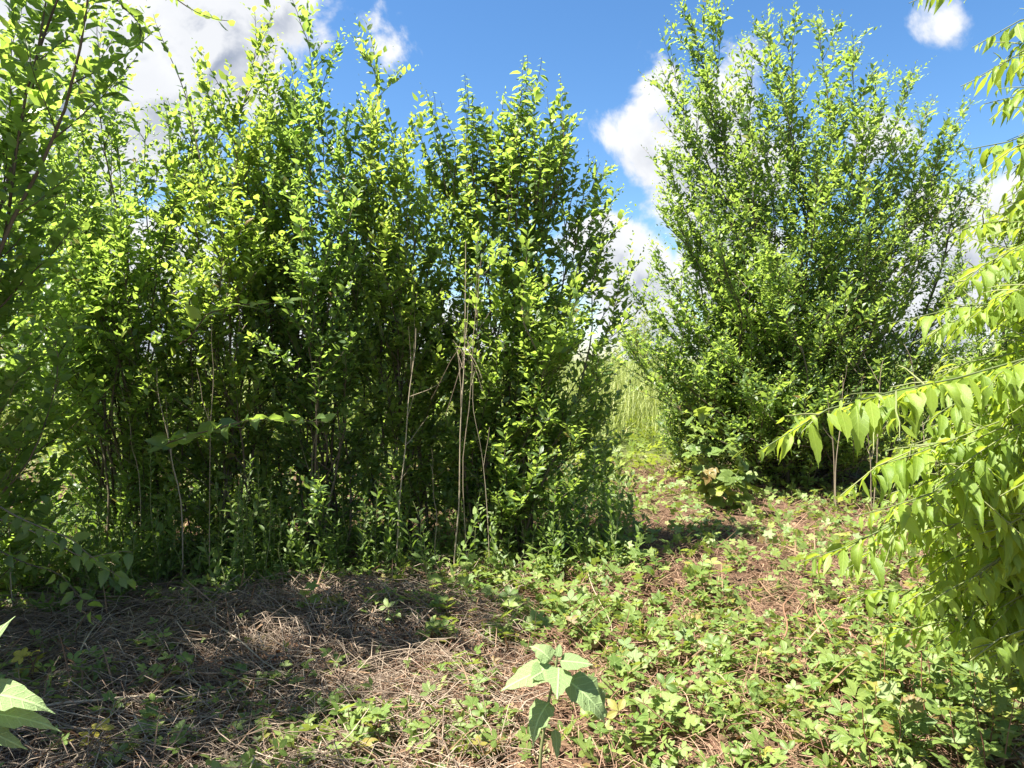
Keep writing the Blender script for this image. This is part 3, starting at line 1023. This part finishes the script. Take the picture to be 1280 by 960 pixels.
fy = 2.35
foot = P(668, 1000, fy)
foot[2] = gz(foot[0], foot[1]) - .02
broad_weed('broad_leaved_weed', 'upright pale green weed with broad downy heart-shaped leaves at bottom centre', foot, P(696, 822, fy),
           [(689, 826, 664, 804, .03, .75, -.2, .9, .96), (700, 826, 741, 830, -.02, .62, .2, .9, .97), (690, 832, 627, 861, -.10, .50, -.25, .85, .93), (686, 836, 664, 848, -.08, .85, .1, .8, .9),
            (699, 834, 697, 872, -.13, .66, .1, .55, .93), (708, 850, 762, 898, -.05, .62, .35, .6, .82), (712, 862, 772, 890, .10, .5, .3, .7, .78), (687, 878, 661, 926, -.08, .62, -.35, .5, .66),
            (694, 912, 697, 950, -.06, .42, .3, .3, .5), (697, 822, 700, 803, .04, .5, 0, .8, 1.0)], fy)
fy = 1.75
foot = P(-60, 1120, fy)
foot[2] = gz(foot[0], foot[1]) - .02
broad_weed('broad_leaved_weed', 'pale broad downy leaves of a weed cut by the bottom left edge', foot, P(-22, 850, fy),
           [(-30, 868, 60, 880, -.02, .42, -.1, .9, .9), (-24, 892, 70, 905, .0, .34, .1, .75, .85), (-30, 905, 28, 934, -.02, .4, .0, .5, .8), (-30, 860, -70, 850, .05, .6, -.2, .9, .98), (-22, 850, 3, 772, .05, .35, .1, .5, 1.0)], fy)

# ------------------------------------------------------------------ vine with lobed leaves beside the path
def vine():
    b = P(905, 610, 7.3)
    b[2] = gz(b[0], b[1]) - .02
    root = thing('lobed_leaf_vine', 'clump of pale lobed vine leaves at the right side of the path', 'vine', b)
    L, tw = Leaves(), []
    for (px, py) in ((865, 515), (885, 520), (905, 545), (930, 560), (880, 560), (915, 585), (860, 540), (945, 585)):
        T = P(px, py, 7.2 + RNG.uniform(-.3, .3))
        pts = stem_curve(b.copy(), T, 10, .4, .05)
        link('stem', tubes_mesh('stem', [(pts, np.linspace(.006, .002, 10), RNG.random())], b, 5), M['green_bark'], root)
        leaf_row(L, pts, .075, .20, 1.0, .25, .0, droop=.35, jit=.4, small_tip=False)
    arr = L.arrays()
    v = LOBED[0] * np.array([2, 1, 1])
    leaf_parts(root, arr, (v, LOBED[1], LOBED[2]), 'lobed_leaf', M['bramble_leaf'], range(len(arr[0])))


vine()


# ------------------------------------------------------------------ tall lance-leaved weeds under the thicket
def lance_weed(label, px, py_base, py_top, Yd, group):
    b = P(px, py_base, Yd)
    b[2] = gz(b[0], b[1]) - .02
    root = thing('lance_leaved_weed', label, 'weed', b, group)
    T = P(px + RNG.uniform(-12, 12), py_top, Yd + RNG.uniform(-.1, .1))
    t = np.linspace(0, 1, 12)[:, None]
    pts = b + (T - b) * t + wob(12, .025)
    link('stem', tubes_mesh('stem', [(pts, np.linspace(.005, .002, 12), RNG.random())], b, 5), M['green_bark'], root)
    tot = np.linalg.norm(T - b)
    s = np.arange(.12 * tot, tot, .0135)
    q, tan, _ = resample(pts, s)
    a = np.arange(len(s)) * 2.4
    up = .15 + 1.1 * (s / tot) ** 3
    d = np.stack([np.cos(a), np.sin(a), up + RNG.normal(0, .2, len(s))], 1)
    L = Leaves()
    l = .105 * (1 - .45 * (s / tot)) * RNG.uniform(.8, 1.1, len(s))
    L.add(q, d, UP + RNG.normal(0, .25, (len(s), 3)), l, l * .19)
    arr = L.arrays()
    leaf_parts(root, arr, LANCE, 'lance_leaf', M['weed_leaf'], range(len(s)))


LW = [(320, 725, 572, 4.6), (338, 735, 610, 4.5), (300, 735, 625, 4.5), (360, 735, 640, 4.6), (195, 730, 560, 4.6), (212, 720, 600, 4.9), (150, 705, 555, 5.0), (128, 715, 610, 4.8), (430, 725, 615, 5.0),
      (412, 730, 650, 4.8), (250, 730, 640, 4.7), (272, 735, 655, 4.6), (230, 735, 660, 4.6), (60, 730, 640, 4.5), (455, 730, 650, 4.9), (690, 690, 615, 5.2), (175, 745, 650, 4.4), (100, 745, 660, 4.4)]
LW_LABELS = ['tall narrow-leaved weed left of centre, brightest before the thicket stems', 'narrow-leaved weed just right of the brightest narrow-leaved weed',
             'narrow-leaved weed just left of the brightest narrow-leaved weed', 'low narrow-leaved weed between the brightest weed and the dark thicket stems',
             'tall dark narrow-leaved weed just left of the lone pale dead stalk', 'dark narrow-leaved weed growing close against the lone pale dead stalk at left',
             'tall dark narrow-leaved weed below the thin dead stalk at left', 'dark narrow-leaved weed above the drooping twigs of the left shrub',
             'tall narrow-leaved weed between the brightest weed and the leaning dead stalk', 'short narrow-leaved weed beside the thicket stems left of the leaning dead stalk',
             'narrow-leaved weed at the back rim of the straw, right of the lone pale stalk', 'short narrow-leaved weed at the straw rim, nearest the brightest weed on its left',
             'shortest narrow-leaved weed right beside the foot of the lone pale stalk', 'narrow-leaved weed at the left edge among drooping shrub twigs',
             'short narrow-leaved weed just left of the leaning dead stalk', 'short narrow-leaved weed below the middle shrub near the path',
             'narrow-leaved weed standing forward on the straw below the dark left weeds', 'narrow-leaved weed standing forward at the tips of the drooping left twigs']
for k, (a, b, c, d) in enumerate(LW):
    lance_weed(LW_LABELS[k], a, b, c, d, 'narrow-leaved weeds before the thicket')


# leafy undergrowth in the shade below the thicket
def undergrowth():
    L, tw = Leaves(), []
    n = 620
    for _ in range(n):
        x = RNG.uniform(-4.6, 1.1)
        y = RNG.uniform(4.9, 7.6) if x < .4 else RNG.uniform(5.6, 7.4)
        h = RNG.uniform(.15, .45) + .18 * max(0, y - 5.2)
        b = np.array([x, y, gz(x, y) - .01])
        pts = b + np.linspace(0, 1, 6)[:, None] * np.array([RNG.normal(0, .1), RNG.normal(0, .1), h]) + wob(6, .03)
        tw.append((pts, np.linspace(.003, .0015, 6), RNG.random()))
        leaf_row(L, pts, .028, .085, .36, .15, .1, jit=.3)
    back = L
    L = Leaves()
    for _ in range(640):
        x = RNG.uniform(-3.9, 1.0) if RNG.random() < .6 else RNG.uniform(-3.6, -1.3)
        y = RNG.uniform(4.75, 5.7) - .25 * (x > -.6) * RNG.random() - .65 * (x < -1.5) * RNG.random()
        y += .30 * vnoise(x, 0, .35, 6)
        h = RNG.uniform(.12, .75) * (1 + .6 * vnoise(x, y, .4, 2))
        b = np.array([x, y, gz(x, y) - .01])
        pts = b + np.linspace(0, 1, 6)[:, None] * np.array([RNG.normal(0, .12), RNG.normal(0, .12), h]) + wob(6, .03)
        tw.append((pts, np.linspace(.003, .0015, 6), RNG.random()))
        leaf_row(L, pts, .024, .075, .40, .1, .2, jit=.35)
    o = link('undergrowth', leaf_mesh('undergrowth', L.arrays(), OVATE, np.zeros(3)), M['weed_leaf'])
    o['label'] = 'dense leafy undergrowth in the shade below the thicket and middle shrub'
    o['category'] = 'undergrowth'
    stuff(link('back_foliage', leaf_mesh('back_foliage', back.arrays(), FAR_OVATE, np.zeros(3)), M['weed_leaf'], o))
    stuff(o)
    s = stuff(link('undergrowth_stem', tubes_mesh('undergrowth_stem', tw, np.zeros(3), 3), M['green_bark'], o))


undergrowth()


# ------------------------------------------------------------------ dead stalks standing
def stalk(label, pth, Yd, r=.005, twig=4, tuft=False, group=None):
    pts0 = np.array([P(a, b, Yd + c) for a, b, c in pth])
    b = pts0[0].copy()
    b[2] = gz(b[0], b[1]) - .02
    pts0[0] = b
    root = thing('dead_stalk', label, 'dead stalk', b, group)
    tt = np.linspace(0, 1, 14)
    c = np.stack([np.interp(tt, np.linspace(0, 1, len(pts0)), pts0[:, i]) for i in range(3)], 1) + wob(14, .025)
    link('stem', tubes_mesh('stem', [(c, np.linspace(r, r * .35, 14), RNG.random())], b, 6), M['stalk'], root)
    tot = np.linalg.norm(pts0[-1] - b)
    for _ in range(twig):
        u = RNG.uniform(.35, .9)
        q, tan, _k = resample(c, np.array([u * tot]))
        d = nrm(tan[0] + RNG.normal(0, .35, 3))
        sh = side_shoot(q[0], d, RNG.uniform(.1, .4), n=5)
        link('twig', tubes_mesh('twig', [(sh, np.linspace(r * .45, .0008, 5), RNG.random())], b, 4), M['stalk'], root)
    if tuft:
        tb = []
        q = resample(c, np.array([.68 * tot]))[0][0]
        for _ in range(20):
            d = np.array([RNG.normal(0, .35), RNG.normal(0, .35), RNG.uniform(-1, -.2) if RNG.random() < .7 else .8])
            sh = side_shoot(q + RNG.normal(0, .04, 3), nrm(d), RNG.uniform(.1, .36), n=5, rise=-.5)
            tb.append((sh, np.linspace(.0018, .0008, 5), RNG.random()))
        stuff(link('dry_tuft', tubes_mesh('dry_tuft', tb, b, 3), M['straw'], root))


ST = [('tallest pale dead stalk before the middle shrub with a hanging tuft of dry grass', [(568, 705, 0), (572, 600, 0), (578, 450, 0), (582, 300, 0)], 4.95, .0065, 5, True),
      ('thin dead stalk close beside the tufted dead stalk', [(585, 700, 0), (580, 560, 0), (588, 420, 0), (602, 320, 0)], 5.0, .004, 3, False),
      ('dead stalk leaning slightly right at the border of thicket and middle shrub', [(494, 705, 0), (503, 620, 0), (512, 520, 0), (520, 410, 0)], 4.9, .006, 6, False),
      ('curved thin dead stem hanging right of the tufted stalk', [(612, 700, 0), (606, 600, 0), (598, 520, 0), (590, 450, 0)], 4.9, .003, 2, False),
      ('short dead stalk between the two tall pale stalks', [(545, 700, 0), (542, 640, 0), (538, 580, 0)], 5.0, .004, 2, False),
      ('pale dead stalk rising between dark weeds at left', [(226, 690, 0), (222, 620, 0), (212, 550, 0), (196, 460, 0)], 4.7, .006, 5, False),
      ('thin dead stalk just left of the lone pale stalk at left', [(178, 640, 0), (168, 580, 0), (160, 530, 0), (150, 480, 0)], 4.8, .003, 3, False),
      ('thin grey dead stalk below the long leafy twig', [(262, 640, 0), (268, 540, 0), (266, 440, 0), (262, 400, 0)], 4.5, .003, 3, False),
      ('dead stalk near the left edge before the dark shrub', [(18, 720, 0), (14, 620, 0), (22, 500, 0), (30, 470, 0)], 4.2, .004, 4, False),
      ('dead stalk beside the bright narrow-leaved weed', [(395, 700, 0), (392, 620, 0), (398, 540, 0), (402, 470, 0)], 5.1, .004, 4, False),
      ('leftmost of the dead stalks before the broad tree', [(1043, 590, 0), (1040, 540, 0), (1034, 490, 0)], 7.2, .006, 3, False),
      ('dead stalk with a forked tip before the broad tree', [(1047, 590, 0), (1049, 530, 0), (1053, 468, 0)], 7.1, .006, 4, False),
      ('straight dead stalk at the middle of the row before the broad tree', [(1090, 590, 0), (1085, 540, 0), (1078, 475, 0)], 7.2, .006, 3, False),
      ('tallest slanting dead stalk before the broad tree', [(1092, 590, 0), (1098, 520, 0), (1104, 450, 0)], 7.3, .006, 4, False),
      ('dead stalk at the right end of the row, close to the hanging leaves', [(1160, 590, 0), (1152, 520, 0), (1140, 450, 0), (1130, 430, 0)], 6.9, .006, 5, False),
      ('bent dead stalk behind the hanging leaves at right', [(1185, 570, 0), (1165, 520, 0), (1150, 470, 0)], 6.8, .005, 4, False)]
for (lab, pth, Yd, r, tw, tf) in ST:
    stalk(lab, pth, Yd, r, tw, tf, 'dead stalks before the broad tree' if pth[0][0] > 1000 else 'dead stalks before the thicket')


# ------------------------------------------------------------------ fallen stems on the litter
def fallen(label, pix, r, mat='stalk', hgt=.06, fork=0):
    pts = []
    for a, b in pix:
        Yd = 3.0
        for _ in range(8):
            q = P(a, b, Yd)
            z = gz(q[0], q[1]) + hgt
            v = P(a, b, 1.0) - np.array([0, 0, CAM_H])
            Yd = (z - CAM_H) / v[2]
        pts.append(P(a, b, Yd))
    pts = np.array(pts)
    tt = np.linspace(0, 1, 16)
    c = np.stack([np.interp(tt, np.linspace(0, 1, len(pts)), pts[:, i]) for i in range(3)], 1) + wob(16, .02)
    c[:, 2] = np.maximum(c[:, 2], gz(c[:, 0], c[:, 1]) + r)
    root = thing('fallen_stem', label, 'fallen stem', pts[0], 'fallen dry stems')
    link('stem', tubes_mesh('stem', [(c, np.linspace(r, r * .4, 16), .75)], pts[0], 6), M[mat], root)
    for _ in range(fork):
        i = int(RNG.integers(5, 13))
        sh = side_shoot(c[i], nrm(c[i + 1] - c[i] + RNG.normal(0, .02, 3)), RNG.uniform(.1, .25), n=5, rise=.1)
        link('twig', tubes_mesh('twig', [(sh, np.linspace(r * .4, .0008, 5), .7)], pts[0], 4), M[mat], root)


fallen('long grey fallen stem lying across the straw, ending left of the broad-leaved weed', [(160, 908), (300, 888), (440, 884), (578, 874)], .006, hgt=.05, fork=3)
fallen('pale thin stem slanting down across the straw mound', [(262, 776), (340, 830), (430, 882)], .0045, hgt=.07, fork=2)
fallen('bleached stem reaching from the left corner leaves towards the straw', [(50, 884), (150, 874), (250, 862), (272, 864)], .006, hgt=.09, fork=3)
fallen('short stem at the bottom edge pointing up to the right', [(310, 958), (350, 930), (400, 898)], .005, hgt=.05)
fallen('dark stem at bottom left corner slanting right', [(80, 960), (110, 935), (150, 915)], .006, 'bark', hgt=.05)
fallen('thin stem bowed between the left shrub and the straw mound', [(100, 815), (125, 770), (150, 745)], .004, hgt=.12)
fallen('thin reddish cane lying across the sunlit brambles', [(990, 770), (1060, 792), (1120, 808)], .005, 'red_stem', hgt=.08, fork=2)
fallen('reddish cane leaning out of the sunlit brambles', [(978, 800), (985, 755), (1010, 730)], .005, 'red_stem', hgt=.14)
fallen('reddish cane arching in front of the hanging leaves', [(1042, 810), (1030, 770), (1014, 735)], .006, 'red_stem', hgt=.14)
fallen('thin pale stem standing out of the shaded bramble patch', [(732, 700), (740, 735), (765, 790)], .004, hgt=.08)
fallen('reddish stem lying at the foot of the shaded bramble patch', [(585, 765), (600, 800), (625, 830)], .0045, 'red_stem', hgt=.04)
fallen('green-yellow stalk leaning at the lower right', [(1118, 960), (1130, 915), (1146, 878)], .005, 'green_bark', hgt=.12)
fallen('reddish cane flat on the litter at lower right', [(1050, 960), (1080, 925), (1110, 905)], .005, 'red_stem', hgt=.04)


# ------------------------------------------------------------------ low bramble plants one can pick out
MARKS = [(690, 870, 'broad-leaved weed'), (1130, 915, 'green-yellow leaning stalk'), (1080, 935, 'reddish cane lying flat'), (1070, 795, 'cane lying across brambles'),
         (1028, 770, 'arching reddish cane'), (985, 760, 'leaning reddish cane'), (605, 795, 'reddish patch stem'), (740, 740, 'thin pale patch stem'),
         (430, 882, 'slanting stem end'), (350, 835, 'slanting pale stem'), (270, 862, 'bleached stem at left'), (355, 925, 'short bottom-edge stem'),
         (570, 700, 'tufted dead stalk'), (494, 705, 'leaning dead stalk'), (905, 600, 'lobed-leaf vine'), (576, 874, 'long grey stem end')]


def beside(px, py):
    d, mx, my, nm = min((math.hypot(px - a, (py - b) * 1.4), a, b, n) for a, b, n in MARKS)
    if d < 26:
        return 'close beside the ' + nm
    if abs(px - mx) > abs(py - my) * 1.4:
        far = 'just ' if d < 70 else 'some way '
        return far + ('left' if px < mx else 'right') + ' of the ' + nm
    return ('in front of the ' if py > my else 'behind the ') + nm

def bramble(px, py, size, mat, label, group, n=6, h=.12, name='bramble_plant'):
    tm = TRIFOL if RNG.random() < .6 else QUINATE
    if group:
        label = label + (' three-part' if tm is TRIFOL else ' five-part') + ' leaves ' + beside(px, py)
    Yd = 3.0
    v = P(px, py, 1.0) - np.array([0, 0, CAM_H])
    for _ in range(8):
        q = P(px, py, Yd)
        Yd = (gz(q[0], q[1]) + h * .6 - CAM_H) / v[2]
    b = P(px, py, Yd)
    b[2] = gz(b[0], b[1]) - .01
    root = thing(name, label, 'plant', b, group)
    T = b + np.array([RNG.normal(0, .03), RNG.normal(0, .03), h])
    pts = b + (T - b) * np.linspace(0, 1, 6)[:, None] + wob(6, .01)
    link('stem', tubes_mesh('stem', [(pts, np.linspace(.003, .0018, 6), RNG.random())], b, 5), M['red_stem'], root)
    k = n
    a = RNG.uniform(0, 6.28) + np.arange(k) * 2.4
    u = np.linspace(.35, 1, k)
    q = b + (T - b) * u[:, None]
    el = RNG.uniform(.0, .55, k) + .25 * u
    d = np.stack([np.cos(a) * np.cos(el), np.sin(a) * np.cos(el), np.sin(el)], 1)
    L = Leaves()
    l = size * .78 * RNG.uniform(.7, 1.15, k)
    L.add(q, d, UP + RNG.normal(0, .25, (k, 3)) + d * .4, l, l)
    v2 = tm[0] * np.array([2, 1, 1])
    leaf_parts(root, L.arrays(), (v2, tm[1], tm[2]), 'bramble_leaf' if tm is TRIFOL else 'creeper_leaf', M[mat], range(k))


for (n, xr, yr, lab, grp_, sz) in (
        (90, (760, 1250), (740, 950), 'low sunlit bramble,', 'sunlit brambles at lower right', .125),
        (16, (430, 640), (860, 950), 'small bramble on litter,', 'brambles left of the broad-leaved weed', .11),
        (26, (520, 740), (710, 800), 'shaded leafy bramble,', 'shaded brambles below the middle shrub', .15),
        (22, (120, 430), (800, 945), 'small bramble in straw,', 'brambles growing through the straw', .11),
        (22, (860, 1080), (660, 735), 'low bramble at the path side,', 'brambles beside the path', .14),
        (10, (390, 520), (700, 760), 'small bramble at the straw rim,', 'brambles behind the straw mound', .12)):
    for _ in range(n):
        bramble(RNG.uniform(*xr), RNG.uniform(*yr), sz, 'bramble_leaf', lab, grp_, n=int(RNG.integers(4, 8)), h=RNG.uniform(.06, .17))
for _ in range(34):
    bramble(RNG.uniform(1090, 1275), RNG.uniform(735, 930), .14, 'bramble_leaf', 'tall bramble under hanging leaves,', 'tall brambles at the right corner', n=int(RNG.integers(8, 13)), h=RNG.uniform(.25, .5))
bramble(42, 832, .14, 'yellow_leaf', 'yellowing small plant in the shade at the left edge', None, 5, .16, 'yellowing_plant')
bramble(130, 925, .12, 'yellow_leaf', 'small plant with yellowed leaves at the lower left of the straw', None, 4, .10, 'yellowing_plant')
